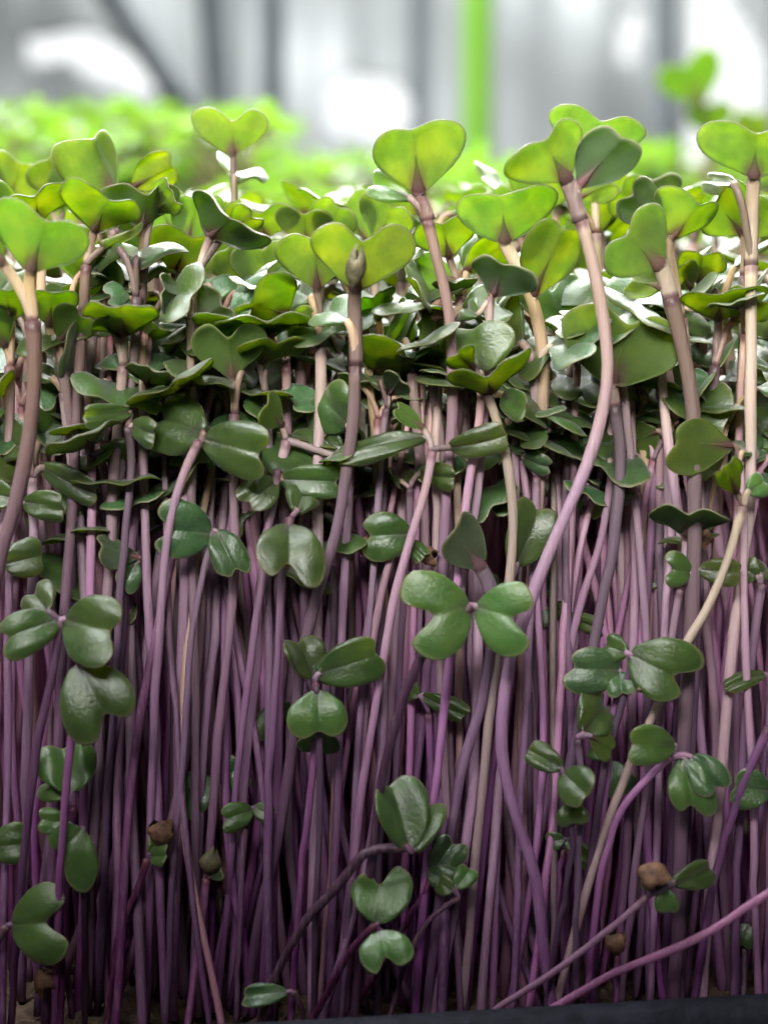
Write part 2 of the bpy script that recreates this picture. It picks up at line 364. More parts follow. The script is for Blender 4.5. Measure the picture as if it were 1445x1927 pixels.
def husk(mb, c, ax, r, ln, mi=0, mb_smooth=False):
    """a split seed coat: rough half-open shell"""
    ax = nrm(np.asarray(ax, float)); ref = np.array([0, 1.0, 0]) if abs(ax[1]) < .9 else np.array([1.0, 0, 0])
    a = nrm(np.cross(ax, ref)); b = np.cross(ax, a)
    nu, nv = 12, 16; u = np.linspace(.03, 1, nu); v = np.linspace(0, 2 * math.pi, nv, endpoint=False)
    Uu, Vv = np.meshgrid(u, v, indexing='ij'); ph = U(0, 6)
    R = r * np.sin(np.clip(Uu, 0, 1) * (2.95 if mb_smooth else 2.2)) ** .75 * (1 + (.05 if mb_smooth else .13) * np.sin(3 * Vv + ph + 3 * Uu) + (.02 if mb_smooth else .06) * np.sin(9 * Vv + 7 * Uu))
    H = ln * (Uu - .5) + .10 * ln * np.sin(2 * Vv + ph) * Uu ** 3
    jt = .015 if mb_smooth else .03
    R = R + r * rng.normal(0, jt, R.shape); H = H + ln * rng.normal(0, jt * .4, H.shape) + .16 * ln * np.sin(Vv * 2.5 + ph) * Uu ** 4
    for k, sc in enumerate((1.0, .86)):
        V = c + H[..., None] * ax + sc * R[..., None] * (np.cos(Vv)[..., None] * a + np.sin(Vv)[..., None] * b)
        i, j = np.meshgrid(np.arange(nu - 1), np.arange(nv), indexing='ij'); j2 = (j + 1) % nv
        q = np.stack([i * nv + j, i * nv + j2, (i + 1) * nv + j2, (i + 1) * nv + j], -1).reshape(-1, 4)
        if k: q = q[:, ::-1]
        mb.add(V.reshape(-1, 3), q, mi)

# ------------------------------------------------------------------ the setting
SOIL = -8.95; RIM = -8.1
def yfront(x): return -1.8 + .155 * (x - 1.42)
def box(mb, lo, hi, bev=0.0):
    x0, y0, z0 = lo; x1, y1, z1 = hi
    V = [(x0, y0, z0), (x1, y0, z0), (x1, y1, z0), (x0, y1, z0), (x0, y0, z1), (x1, y0, z1), (x1, y1, z1), (x0, y1, z1)]
    Q = [(3, 2, 1, 0), (4, 5, 6, 7), (0, 1, 5, 4), (1, 2, 6, 5), (2, 3, 7, 6), (3, 0, 4, 7)]
    mb.add(V, Q)
def boxobj(name, lo, hi, m, bev=.1, parent=None, loc=None, rot=None, origin=(0, 0, 0)):
    mb = MB(); box(mb, lo, hi); me = mb.mesh(name, [m], origin)
    for p in me.polygons: p.use_smooth = False
    o = put(name, me, parent, loc, rot)
    if bev:
        b = o.modifiers.new('bevel', 'BEVEL'); b.width = bev * S; b.segments = 3
    return o
tag(boxobj('shelf', (-60, -16, -14.5), (60, 60, -13.4), M_SHELF, .2), kind='structure')

# growing tray: rolled rim, sloping wall
TR = math.atan(.155)
tray = empty('growing_tray', (0, yfront(0), -13.4)); tray.rotation_euler = (0, 0, TR)
tag(tray, 'dark blue-black plastic tray under the seedlings, its rim blurred along the bottom', 'tray')
def tray_shell():
    # profile swept round the rectangle (local: front edge on y=0)
    prof = [(-.62, 4.42), (-.66, 4.75), (-.55, 5.02), (-.3, 5.10), (-.08, 5.02), (0.0, 4.8), (.1, 3.6), (.45, .12), (.6, .0)]
    prof += [(.72, .14), (.28, 3.6), (.12, 4.7)]
    x0, x1, y0, y1 = -13, 13, 0, 27
    rings = []; rc = .9
    for off, z in prof:
        ring = []
        for (cx, cy, a0) in ((x0 + rc, y0 + rc, 180), (x1 - rc, y0 + rc, 270), (x1 - rc, y1 - rc, 0), (x0 + rc, y1 - rc, 90)):
            for k in range(9):
                a = math.radians(a0 + k * 90 / 8); R = max(.06, rc - off); 
                ring.append((cx + R * math.cos(a), cy + R * math.sin(a), z))
        rings.append(ring)
    V = np.array(rings).reshape(-1, 3); m = len(rings[0]); n = len(rings)
    i, j = np.meshgrid(np.arange(n - 1), np.arange(m), indexing='ij'); j2 = (j + 1) % m
    return V, np.stack([i * m + j, i * m + j2, (i + 1) * m + j2, (i + 1) * m + j], -1).reshape(-1, 4)
mb = MB(); V, Q = tray_shell(); 
V[:, 1] += 0.0
cut = 5 * 36
mb.add(V, Q[:cut]); put('rim', mb.mesh('rim', [M_TRAY], (0, 0, 0)), tray)
mb = MB(); mb.add(V, Q[cut:]); put('wall', mb.mesh('wall', [M_TRAY], (0, 0, 0)), tray)
mb = MB(); box(mb, (-12.4, .6, .01), (12.4, 26.4, .16)); put('base_plate', mb.mesh('base_plate', [M_TRAY], (0, 0, 0)), tray)

def soil():
    nx, ny = 150, 120
    xs = np.linspace(-12.6, 12.6, nx); ys = np.linspace(.25, 26.5, ny)
    X, Y = np.meshgrid(xs, ys, indexing='ij'); Z = rng.normal(0, .06, X.shape) + .1 * np.sin(X * 2.1) * np.cos(Y * 1.7)
    top = np.stack([X, Y, Z], -1).reshape(-1, 3); bt = top.copy(); bt[:, 2] = -1.2
    i, j = np.meshgrid(np.arange(nx - 1), np.arange(ny - 1), indexing='ij')
    q = np.stack([i * ny + j, (i + 1) * ny + j, (i + 1) * ny + j + 1, i * ny + j + 1], -1).reshape(-1, 4)
    mb = MB(); mb.add(top, q); o = put('soil', mb.mesh('soil', [M_SOIL], (0, 0, 0)), None, (0, yfront(0), SOIL - .05), (0, 0, TR))
    tag(o, kind='structure')
soil()

# ------------------------------------------------------------------ seedlings
def build_seedling(label, group, base, spts, r, tone, leaves, matk='g', husks=(), young=False, sides=10, low=False):
    """spts from soil to node (cm); leaves: list of dicts"""
    root = empty('seedling', base); tag(root, label, 'seedling', group)
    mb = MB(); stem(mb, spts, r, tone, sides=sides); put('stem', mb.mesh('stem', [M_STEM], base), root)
    for lf in leaves:
        mb = MB(); leaf(mb, *lf['a'], up=lf.get('up'), o=lf.get('o'), rp=lf.get('rp', r * .72), tone=min(1, max(-1, tone + .15)),
                        ns=9 if low else 12, nt=14 if low else 22)
        put('leaf', mb.mesh('leaf', [LEAFM[lf.get('m', matk)], M_STEM], base), root)
    for (c, ax, rr, ln, dk) in husks:
        mb = MB(); husk(mb, c, ax, rr, ln, 0, dk); put('seed_coat', mb.mesh('seed_coat', [M_HUSKD if dk else M_HUSK], base), root)
    return root

def hero(label, d, wpx, tone, st, lv, hk=(), mk='g', db=None, partner=True):
    """st: photo points of the stem from the joint downward; lv: (bx,by, tx,ty, W, dy, roll, face[, opts]) """
    yb = (U(-1.3, max(-1.2, min(d, .3))) if d < 1 else d - U(0, .8)) if db is None else db
    st = [tuple(p) for p in st]
    # carry the stem on to the soil along its last direction
    (xa, ya), (xb, yb_) = (st[-2], st[-1]) if len(st) > 1 else ((st[0][0], st[0][1] - 100), st[0])
    xg = CX + 0.0
    wx = P(xb, yb_, yb)[0]; yb = max(yb, yfront(wx) + .45)
    pyS = py_of(SOIL, yb)
    pts = list(st)
    if pyS > yb_ + 5:
        sl = (xb - xa) / max(30.0, (yb_ - ya)); ext = pyS - yb_
        sl = max(-.35, min(.35, sl)) if ext > 250 else sl
        if ext > 200: pts.append((xb + sl * ext * .45, yb_ + ext * .5))
        pts.append((xb + sl * ext * (.8 if ext > 200 else 1), pyS))
    y0, y1 = pts[0][1], pts[-1][1]
    W3 = [P(x, y, d + (yb - d) * ((y - y0) / max(1, y1 - y0)) ** 1.3) for x, y in pts]
    W3[-1][2] = min(W3[-1][2], SOIL - .02) if y1 >= pyS - 40 else W3[-1][2]
    W3 = W3[::-1]
    node = W3[-1]; base = W3[0].copy()
    r = wpx * .44 * (24 + d) / F
    up = nrm(W3[-1] - W3[-2]); L = []
    for q in lv:
        bx, by, tx, ty, Wp, dy, roll, face = q[:8]; o = dict(q[8]) if len(q) > 8 else {}
        dd = d + o.pop('dd', 0); m = o.pop('m', mk); rp = o.pop('rp', r * .72)
        if abs(ty - by) > 12: dy = abs(dy) * (1 if (face == 'T') == (ty < by) else -1)
        if face == 'U': o['e'] = o.get('e', U(-.05, .1)) * .45 - .05
        b = P(bx, by, dd); t = P(tx, ty, dd + dy); A = t - b; Ln = np.linalg.norm(A); A = nrm(A)
        Vv = nrm(CAM - (b + t) / 2); n0 = nrm(Vv - (Vv @ A) * A); ro = math.radians(roll)
        n = n0 * math.cos(ro) + np.cross(A, n0) * math.sin(ro)
        N = n if face == 'T' else -n
        wr = Wp * (.93 if face == 'T' else 1) * (24 + dd + dy * .6) / F / max(.35, math.cos(ro))
        if 'fold' not in o: o['fold'] = U(-.02, .10)
        if 'bb' not in o: o['bb'] = U(.7, 1.0) if face == 'T' else U(.2, .45)
        if face == 'T' and 'cup' not in o: o['cup'] = U(.12, .42)
        if face == 'T' and 'bend' not in o: o['bend'] = U(-.35, .02)
        if 'bend' not in o: o['bend'] = U(-.12, .06)
        L.append(dict(a=(node, b, A, N, Ln, wr), up=up, o=o, m=m, rp=rp))
    if partner and len(L) == 1:
        a = L[0]['a']; A1, N1 = a[2], a[3]; ref = np.array([-A1[0], -A1[1] + .25, 0.0])
        if np.linalg.norm(ref) < .25: ref = np.array([U(-1, 1), 1.0, 0])
        ref = nrm(ref); ref = np.array([ref[0], abs(ref[1]) * .9 + .15, U(-.05, .35)]); A2 = nrm(ref)
        N2 = nrm(np.array([U(-.2, .2), -.15, 1.0])); bl = max(.18, np.linalg.norm(a[1] - a[0]) * .85)
        b2 = node + nrm(up * .7 + A2 * .8) * min(bl, .9)
        L.append(dict(a=(node, b2, A2, N2, min(a[4], .75) * .8, a[5] * .78), up=up, m=mk, rp=r * .6))
    H3 = []
    for h in hk:      # (x, y, dd, r px, len px, axis px dx, dy, dark)
        c = P(h[0], h[1], d + h[2]); c2 = P(h[0] + h[5], h[1] + h[6], d + h[2]); k = (24 + d) / F
        H3.append((c, c2 - c, h[3] * k, h[4] * k, h[7]))
    build_seedling(label, 'microgreen seedlings crowded in the tray', base, W3, r, tone, L, mk, H3)

HEROES = []
def H(*a, **k): hero(*a, **k)
# --- top rank, hearts seen from beneath against the light
H('large bright heart-leaved seedling whose thick pinkish stem curves off the left edge', -1.0, 33, .45,
  [(62,606),(64,700),(50,840),(20,985),(-15,1120),(-40,1300)],
  [(57,512,88,412,188,-.3,6,'U',dict(e=.05,fold=.06,asym=-.05)), (5,495,-60,430,110,.3,30,'U')])
H('seedling with one folded olive leaf standing upright above the left canopy', 2.0, 22, .3,
  [(212,430),(205,520),(190,700),(175,900)],
  [(212,365,176,262,124,-.2,38,'U',dict(fold=.5,asym=-.1,e=.0)), (245,352,322,312,75,.2,20,'U')])
H('seedling with a dark purple-grey wing-shaped leaf below the folded upright leaf at left', .9, 24, -.2,
  [(268,500),(264,600),(245,760),(240,920)],
  [(268,425,278,358,142,-.5,18,'U',dict(m='d',e=-.05,fold=.25,asym=-.1)),(290,395,330,365,70,.6,10,'U')])
H('seedling with an oval green leaf with pale rim just above the big left-edge heart', .4, 24, .3,
  [(163,500),(158,590),(150,700),(140,860)],
  [(178,432,205,374,152,-.6,15,'U',dict(e=.0,asym=-.12)),(190,470,235,462,80,.8,60,'T')], )
H('seedling with a bright-rimmed flat leaf leaning over the left edge canopy', 1.4, 20, .3,
  [(78,470),(75,600),(85,800)],
  [(72,412,64,362,140,-.7,10,'U',dict(e=-.1)),(50,410,-15,380,90,.5,20,'U')])
H('left-edge background seedling with a rounded olive leaf pair, second row', 3.5, 18, .2,
  [(112,440),(110,560),(118,760)],
  [(118,362,86,300,105,-.3,20,'U'),(100,390,150,330,95,.3,0,'U')])
H('background seedling with pale green leaf cut by the left border', 3.8, 18, .2,
  [(20,450),(22,560),(30,760)],
  [(15,385,40,305,120,-.2,0,'U'),(10,400,-60,330,120,.3,0,'U')])
H('tall isolated seedling with a bright lime heart leaf standing clear against the blurred green', 2.5, 19, .5,
  [(441,388),(444,470),(448,600),(446,800)],
  [(438,290,437,226,143,-.15,3,'U',dict(e=.32,fold=.10,cup=.08,m='y')), (442,330,450,314,112,.9,0,'T',dict(fold=.25,m='y'))], mk='y')
H('seedling leaning left with a flat white-topped leaf seen edge-on beside the lime heart', .5, 24, -.35,
  [(372,515),(362,580),(358,720),(352,900)],
  [(398,442,444,402,168,-.9,8,'U',dict(m='d',fold=.10,e=-.1)),(440,425,480,402,60,.7,20,'U')])
H('seedling with silvery drooping leaf under the dark wing-shaped leaf', .3, 22, -.2,
  [(256,560),(250,680),(235,820)],
  [(257,486,268,446,205,-1.1,-12,'T',dict(m='d',cup=.3,fold=.0)),(225,470,175,478,60,.5,40,'T')])
H('seedling with narrow pale leaf seen edge-on across the left middle canopy', .8, 20, .3,
  [(258,610),(250,760),(240,930)],
  [(246,530,246,498,170,-1.0,-8,'T',dict(cup=.25)),(252,540,240,520,110,.8,0,'T')])
H('seedling with two upright green leaves behind the flat white-topped leaf', 2.2, 20, .2,
  [(352,520),(350,640),(345,860)],
  [(350,455,372,372,98,-.2,10,'U'),(330,450,296,372,96,.2,-10,'U')])
H('seedling with rounded lime leaf right of the flat white-topped leaf', 2.2, 20, .3,
  [(580,520),(585,640),(580,840)],
  [(576,462,573,396,106,-.3,0,'U',dict(e=.02)),(600,450,640,390,90,.4,0,'U')])
H('seedling with broad green leaf tucked left of the centre pair', 1.8, 22, .1,
  [(505,600),(500,720),(500,900)],
  [(512,540,492,468,112,-.3,10,'U'),(470,520,420,470,80,.3,15,'U')])
H('seedling half hidden just left of the leaf that wears a dark seed husk', .4, 25, .35,
  [(602,655),(602,740),(600,860),(598,1000)],
  [(597,545,592,452,136,-.2,0,'U',dict(e=.02)),(585,560,560,545,100,1.0,0,'T')])
H('central seedling whose lime heart leaf carries a dark seed husk, thick pink stalk', -.3, 27, .25,
  [(670,690),(664,790),(648,900),(632,1000),(602,1105),(572,1220),(552,1380),(528,1540),(495,1700),(462,1890)],
  [(668,545,682,452,196,-.25,4,'U',dict(e=.3,fold=.10,rp=.085,asym=.04)), (655,605,618,576,96,.2,35,'T',dict(m='g'))],
  hk=[(669,507,-.42,19,66,.15,-1,True)])
H('seedling with paired lime leaves directly above the husk-bearing heart', 2.4, 20, .3,
  [(705,520),(708,640),(700,820)],
  [(690,462,648,380,112,-.2,0,'U'),(712,452,738,388,108,-.3,0,'U')])
H('seedling with a tall dark-olive funnel leaf rising above the centre canopy', .1, 25, -.1,
  [(806,415),(822,480),(845,590),(850,760),(842,900)],
  [(788,362,778,244,172,-.3,-4,'U',dict(e=-.14,asym=.08,fold=.15,rp=.09)), (772,372,705,335,66,-.1,30,'T',dict(m='g'))])
H('seedling with dark green spread leaf and red-brown stalk right of the husk-bearing heart', 1.0, 22, .1,
  [(864,560),(862,680),(856,850),(850,1000)],
  [(845,482,832,418,118,-.4,0,'U',dict(e=-.05)),(858,530,786,502,68,-.1,20,'U',dict(m='y')),])
H('seedling with a pale-backed slanting leaf left of the dark curled one, right of centre', 1.3, 20, .2,
  [(872,600),(868,720),(862,900)],
  [(872,510,948,462,70,-.3,30,'U'),(880,500,905,455,80,.5,0,'T')])
H('big bright heart-leaved seedling below the tallest right pair, beige stem bending right', .6, 28, .65,
  [(984,520),(1008,588),(1024,680),(1022,790),(1012,930),(1000,1080)],
  [(950,455,944,372,188,-.35,4,'U',dict(e=.0,rp=.085,cup=.1)), (1000,560,1060,430,110,.6,10,'U')])
H('seedling with dark green curled leaf crossing the beige bent stem', .2, 18, .1,
  [(922,560),(920,700),(905,860),(890,960)],
  [(930,555,950,492,128,-.5,-8,'U',dict(m='d',asym=.12)),(900,590,870,575,60,.5,0,'T')])
H('tallest front right seedling with broad lime leaf and a long mauve stem sweeping down left', -.4, 28, -.02,
  [(1092,415),(1118,505),(1138,610),(1142,710),(1118,830),(1072,950),(1030,1050),(990,1150),(955,1260),(945,1400),(965,1520),(1005,1650),(1025,1790)],
  [(1066,338,1020,262,168,-.3,8,'U',dict(e=-.05,rp=.10,fold=.08)), (1088,350,1168,258,112,.3,22,'U',dict(m='d'))])
H('seedling with wide lime leaf rising behind the tallest right pair', 1.5, 22, .5,
  [(1122,440),(1126,560),(1150,760),(1160,900)],
  [(1120,300,1130,226,180,-.2,0,'U',dict(e=.05)),(1085,372,1150,342,60,-.2,20,'U',dict(m='y'))])
H('right-edge seedling with wide bright leaf above the canopy on a straight beige stem', .2, 26, .6,
  [(1413,500),(1414,640),(1413,800),(1408,950),(1392,1100),(1375,1260)],
  [(1418,332,1424,248,198,-.3,0,'U',dict(e=.0,rp=.085)),(1380,345,1330,338,40,.9,30,'T')])
H('right-hand seedling with kidney-shaped lime leaf turned left on a thick grey-beige stem', -.1, 34, .5,
  [(1262,560),(1280,640),(1298,740),(1306,860),(1308,1000),(1300,1150)],
  [(1242,500,1178,440,152,-.25,10,'U',dict(e=.02,rp=.11)),(1250,540,1190,530,66,.4,20,'U',dict(m='y'))])
H('seedling with a folded white-edged leaf behind the kidney-shaped one at right', .5, 22, .4,
  [(1284,600),(1300,720),(1312,880)],
  [(1265,445,1312,385,118,-.2,45,'U',dict(fold=.45)),(1240,420,1180,360,90,.5,10,'U',dict(m='d'))])
H('seedling with pointed olive leaf pair near the right edge, upper canopy', 1.2, 20, .4,
  [(1398,520),(1396,640),(1390,840)],
  [(1395,440,1345,378,110,-.2,15,'U',dict(m='g')),(1410,450,1450,380,90,.2,0,'U')])
H('small background seedling with muted green leaf right of the tallest pair', 3.0, 18, .3,
  [(1235,430),(1235,560),(1240,760)],
  [(1232,395,1228,335,100,-.2,0,'U',dict(m='d')),(1215,400,1170,360,90,.3,0,'U')])
H('seedling with wide dark heart leaf crossed in front by the long mauve stem', .15, 26, .1,
  [(1156,765),(1165,850),(1160,960),(1140,1100),(1100,1300)],
  [(1152,722,1180,610,224,-.15,4,'U',dict(e=.12,fold=.04,rp=.08,cup=.1,bb=.7)),(1150,735,1100,712,95,.7,0,'T',dict(m='d'))])
H('seedling with broad flat green leaf beneath the straight beige stem at right', .8, 22, .1,
  [(1345,690),(1335,800),(1325,960)],
  [(1352,600,1358,542,160,-.6,0,'U'),(1380,600,1420,560,90,.5,0,'U')])
H('seedling with rolled-over green leaf between the two thick right-hand stems', 1.5, 18, .3,
  [(1322,590),(1326,720),(1330,900)],
  [(1316,530,1322,480,90,-.5,0,'U',dict(cup=.35)),(1300,540,1270,500,70,.4,0,'U')])
H('small bright leaf seedling under the kidney-shaped leaf at right', 1.4, 18, .4,
  [(1172,600),(1172,740),(1170,900)],
  [(1178,560,1160,508,86,-.2,10,'U',dict(m='y')),(1195,565,1235,535,70,.3,0,'U')])
# --- middle rank
H('seedling at the left edge with round green leaf peering from behind the thick pink stem', .3, 26, .1,
  [(118,690),(128,760),(140,900),(135,1050)],
  [(92,612,100,545,100,-.3,0,'U',dict(e=-.1)),(112,640,150,590,80,.2,20,'U')])
H('left-edge seedling with broad green leaves below the big heart', .5, 22, .2,
  [(20,690),(15,820),(5,980)],
  [(20,600,10,545,140,-.5,0,'U'),(10,650,-30,600,120,.3,0,'U')])
H('seedling holding a pale-topped shelf-like leaf over a round green one, left of centre', .2, 24, .4,
  [(232,690),(225,790),(215,900),(205,1060)],
  [(233,628,226,570,142,-.9,-8,'U',dict(e=-.05)),(215,622,198,586,76,-.5,0,'U'),])
H('seedling with small up-turned leaf right of the shelf-like leaf', .6, 18, .3,
  [(250,720),(245,860),(240,1000)],
  [(252,640,300,612,52,-.4,35,'U'),(230,700,200,690,60,.6,0,'T',dict(m='d'))])
H('seedling with dark curled leaf bowed over like a hood, left middle', .3, 20, .4,
  [(358,600),(358,700),(360,820),(362,960)],
  [(356,560,290,552,76,-.4,20,'U',dict(m='d',cup=.45,bend=-.4)),(375,600,420,572,95,-.3,0,'U',dict(m='d'))])
H('seedling with slanting silvery leaf seen nearly edge-on at left', .3, 22, .2,
  [(120,740),(128,830),(150,980),(160,1120)],
  [(118,722,150,672,112,-.3,62,'T',dict(m='d')),(100,712,60,690,50,.5,30,'T')])
H('seedling with dark spread leaf seen edge-on above the silvery oval leaf', .2, 20, .1,
  [(266,790),(268,880),(275,1020)],
  [(268,700,262,658,168,-.9,0,'T',dict(m='d')),(276,720,290,690,90,.9,0,'U',dict(m='d'))])
H('middle-left seedling with a bright two-tone heart leaf on a straight grey stem', .2, 22, .3,
  [(442,780),(441,900),(440,1040),(432,1180),(418,1330),(402,1500),(385,1680)],
  [(437,712,430,630,140,-.2,0,'U',dict(e=.35,fold=.12)), (455,700,500,690,90,.8,0,'T',dict(m='d'))])
H('seedling with dark folded leaf right of the two-tone heart', .5, 20, -.1,
  [(500,740),(505,860),(505,1000)],
  [(490,680,520,640,110,-.4,40,'U'),(500,700,545,695,90,.5,20,'T',dict(m='d'))])
H('seedling with wavy green flat leaf stretched above the two-tone heart', .7, 20, .1,
  [(540,690),(540,800),(535,960)],
  [(505,625,500,592,185,-.8,0,'U'),(545,640,600,600,80,.3,20,'U')])
H('seedling with a large silvery leaf pointing up right of the centre stem', .0, 20, .0,
  [(905,720),(900,800),(885,900),(870,1020)],
  [(905,700,888,618,175,.1,-20,'T',dict(m='g',e=-.10,asym=.12,fold=-.1,cup=.1)),(890,690,850,660,60,.6,0,'U')])
H('seedling with lime V-shaped leaf on a yellowish bent stem', -.1, 22, .9,
  [(920,745),(938,800),(956,880),(964,980),(958,1080),(945,1180)],
  [(922,738,915,696,165,-.6,6,'U',dict(e=.1,fold=.35,asym=.1)),(945,742,985,770,60,.5,10,'T')])
H('seedling still clasping a brown seed husk at its pale leaf tips, right of centre', .5, 18, .1,
  [(792,690),(790,800),(785,940)],
  [(800,655,826,600,62,-.1,30,'T',dict(m='g',fold=.2)),(830,690,835,625,66,.1,-10,'T',dict(m='g',fold=.2))],
  hk=[(833,578,-.12,19,42,-.9,.7,False)])
H('seedling with narrow silver folded leaf just right of the thick pink stalk', .7, 18, .1,
  [(722,700),(722,820),(720,980)],
  [(722,650,760,585,70,-.1,52,'T',dict(fold=.5)),(712,600,700,560,68,-.3,0,'U',dict(m='y'))])
H('seedling with silvery arched leaf hooked over right of the central pink stem', .3, 16, -.1,
  [(728,770),(722,820),(715,900)],
  [(716,718,718,678,125,-.9,-10,'T',dict(m='d',cup=.3)),(735,740,755,712,60,.5,0,'U',dict(m='d'))])
H('seedling with dark green broad leaf behind the central stem, middle right', .7, 18, -.1,
  [(790,760),(795,880),(792,1000)],
  [(775,700,765,655,130,-.5,0,'U'),(800,700,830,690,72,.3,0,'T')])
H('seedling with large silver-green leaf tapering left, crossed by the central stem', .1, 20, -.1,
  [(655,850),(655,930),(650,1050)],
  [(655,800,600,742,120,.1,-35,'T',dict(e=-.15,m='g')),(670,800,700,790,80,.6,0,'T',dict(m='d'))])
H('seedling with flat pale tongue-shaped leaf lying across the centre', -.2, 20, .2,
  [(812,850),(800,920),(775,1010),(745,1120),(720,1240),(695,1400)],
  [(800,822,650,842,54,-.3,25,'T',dict(e=-.2,fold=.0)),(796,806,748,768,40,.1,30,'U'),(845,842,945,830,62,-.3,25,'T',dict(e=-.15,bend=-.3,m='g'))])
H('seedling with green sail-shaped leaf left of the tongue-shaped leaf', .2, 22, -.1,
  [(538,830),(522,900),(505,1000),(490,1120),(478,1260)],
  [(642,858,578,798,80,.2,15,'T',dict(m='g',asym=.1)),(530,800,500,760,70,.3,30,'U')])
H('seedling with glossy two-lobed dark green leaf pair facing forward, left of centre', -.4, 20, -.3,
  [(376,832),(352,880),(325,960),(308,1060),(298,1200),(292,1350)],
  [(382,815,298,785,128,-.35,5,'T',dict(e=.15,cup=.28,fold=-.1)), (382,826,482,852,118,-.35,0,'T',dict(e=.15,cup=.28,fold=-.1))])
H('seedling with dull oval leaf on a purple stalk left of the glossy pair', -.1, 18, .0,
  [(240,805),(245,880),(235,1000),(225,1150)],
  [(245,775,160,785,52,-.4,10,'T',dict(e=-.15,cup=.1)),(250,800,278,815,60,.3,20,'T')])
H('seedling with flat pale-edged leaf above the purple stems, far left middle', .1, 20, -.1,
  [(172,860),(175,960),(170,1100),(165,1260)],
  [(168,838,150,806,150,-.9,4,'U',dict(m='d')),(190,850,245,850,55,.1,25,'T',dict(m='g'))])
H('left-edge seedling with big silver-topped drooping leaves', .2, 22, .0,
  [(60,900),(62,1000),(58,1150)],
  [(50,850,0,820,90,-.4,0,'T',dict(e=0)),(80,880,170,930,62,-.4,20,'T',dict(e=-.1))])
H('left-edge seedling with round dark green leaf below the silver-topped leaves', .0, 18, -.1,
  [(22,960),(20,1050),(18,1150)],
  [(45,945,115,952,66,-.2,0,'T',dict(e=-.2)),(30,940,-40,920,70,-.1,0,'T')])
H('seedling with green oval leaf in the very centre just below the canopy', -.1, 18, .1,
  [(524,885),(512,960),(492,1080),(470,1250),(452,1420)],
  [(530,902,628,906,72,-.2,0,'T',dict(e=.0,cup=.25)),(520,905,478,940,72,-.3,0,'T',dict(cup=.25))])
H('seedling with wide arched two-lobed leaf facing the viewer, centre left', -.5, 18, -.2,
  [(548,975),(530,1100),(520,1250),(512,1420)],
  [(545,985,543,1038,142,-.55,0,'T',dict(e=.25,cup=.25,asym=.06)), (560,960,575,915,75,.5,0,'T')])
H('seedling with pair of round bluish-green lobes left of the arched leaf', -.2, 16, -.2,
  [(400,1000),(380,1090),(360,1220),(345,1400)],
  [(398,1005,330,998,122,-.3,0,'T',dict(e=.2,cup=.3,m='d')), (408,1000,438,1062,74,-.3,0,'T',dict(m='d'))])
H('seedling with small two-lobed glossy leaf right of centre, brown husk beside it', .0, 18, .4,
  [(745,1020),(725,1080),(705,1180),(690,1320),(680,1450)],
  [(772,1005,708,1008,98,-.2,0,'T',dict(e=.1,cup=.3)),(770,1020,790,1040,40,.3,0,'T')],
  hk=[(690,1030,.1,22,44,1,0,False)])
H('seedling with small pale flat leaf floating below the tongue-shaped leaf', .2, 16, .1,
  [(770,920),(768,1000),(760,1140)],
  [(755,905,752,872,75,-.8,0,'T'),(790,890,850,900,50,-.3,25,'T')])
H('seedling with dark olive cupped leaf on a ribbed stalk, above the four-lobed rosette', -.3, 24, -.1,
  [(925,1120),(925,1200),(905,1320),(870,1440),(850,1560)],
  [(905,1070,852,998,96,-.2,20,'U',dict(m='d',e=-.1,rp=.10))], partner=False,
  hk=[(800,1042,.2,17,40,1,.4,False)])
H('seedling with frosty white notched leaf beside the mauve stem, right of centre', -.1, 20, .0,
  [(962,1100),(958,1200),(948,1330),(930,1450)],
  [(972,1062,1014,962,92,-.1,30,'T',dict(e=.08,fold=.15))], partner=False)
H('four-lobed clover-like rosette seen from above, the largest leaf pair in the lower half', -1.2, 22, -.9,
  [(888,1142),(842,1185),(800,1232),(765,1300),(738,1380),(715,1480),(700,1600)],
  [(884,1140,824,1156,184,-.25,0,'T',dict(e=.30,cup=.14,fold=-.04,wave=.01,m='y')), (896,1142,958,1160,150,-.25,0,'T',dict(e=.30,cup=.18,fold=-.04,wave=.01,m='y'))])
H('right-hand seedling with round-lobed green leaf leaning left, translucent edge', -.2, 18, .3,
  [(1392,870),(1395,950),(1398,1080),(1405,1240)],
  [(1382,838,1270,835,104,-.2,5,'U',dict(e=.0,asym=-.1)),(1396,850,1408,832,60,.8,0,'T')])
H('seedling on a yellow-green stem slanting down left across the right side', -.5, 20, 1.0,
  [(1398,955),(1370,1055),(1330,1145),(1288,1215),(1240,1320),(1190,1430),(1150,1530)],
  [(1408,925,1440,905,52,-.1,0,'T',dict(m='y')),(1385,925,1360,870,60,.6,10,'U')])
H('mushroom-shaped dull green leaf seedling below the round-lobed right leaf', -.1, 26, -.2,
  [(1297,1062),(1292,1130),(1285,1240)],
  [(1297,1005,1296,962,152,-.55,0,'U',dict(m='d',e=-.15,cup=.35,rp=.10))],
  hk=[(1325,1008,.15,15,34,0,1,False)])
H('seedling with shiny peanut-shaped leaf just under the mushroom-shaped leaf', -.4, 18, .3,
  [(1280,1110),(1265,1190),(1248,1290)],
  [(1300,1078,1268,1072,74,-.1,0,'T',dict(e=.3,cup=.3)),(1315,1072,1385,1078,58,-.2,0,'T',dict(cup=.3))])
H('right-edge seedling with two small silvery leaves at mid height', .0, 20, .1,
  [(1432,1100),(1420,1180),(1405,1320),(1398,1450)],
  [(1432,1082,1450,1062,60,-.3,0,'T'),(1425,1085,1404,1072,60,.0,0,'T')])
H('seedling with arched silvery leaf on a purple stalk right of the mauve stem', .4, 18, .1,
  [(1150,900),(1128,1020),(1098,1120),(1075,1220),(1060,1350)],
  [(1148,865,1148,822,100,-.5,0,'T',dict(cup=.35)),(1160,935,1200,945,38,.2,30,'T')])
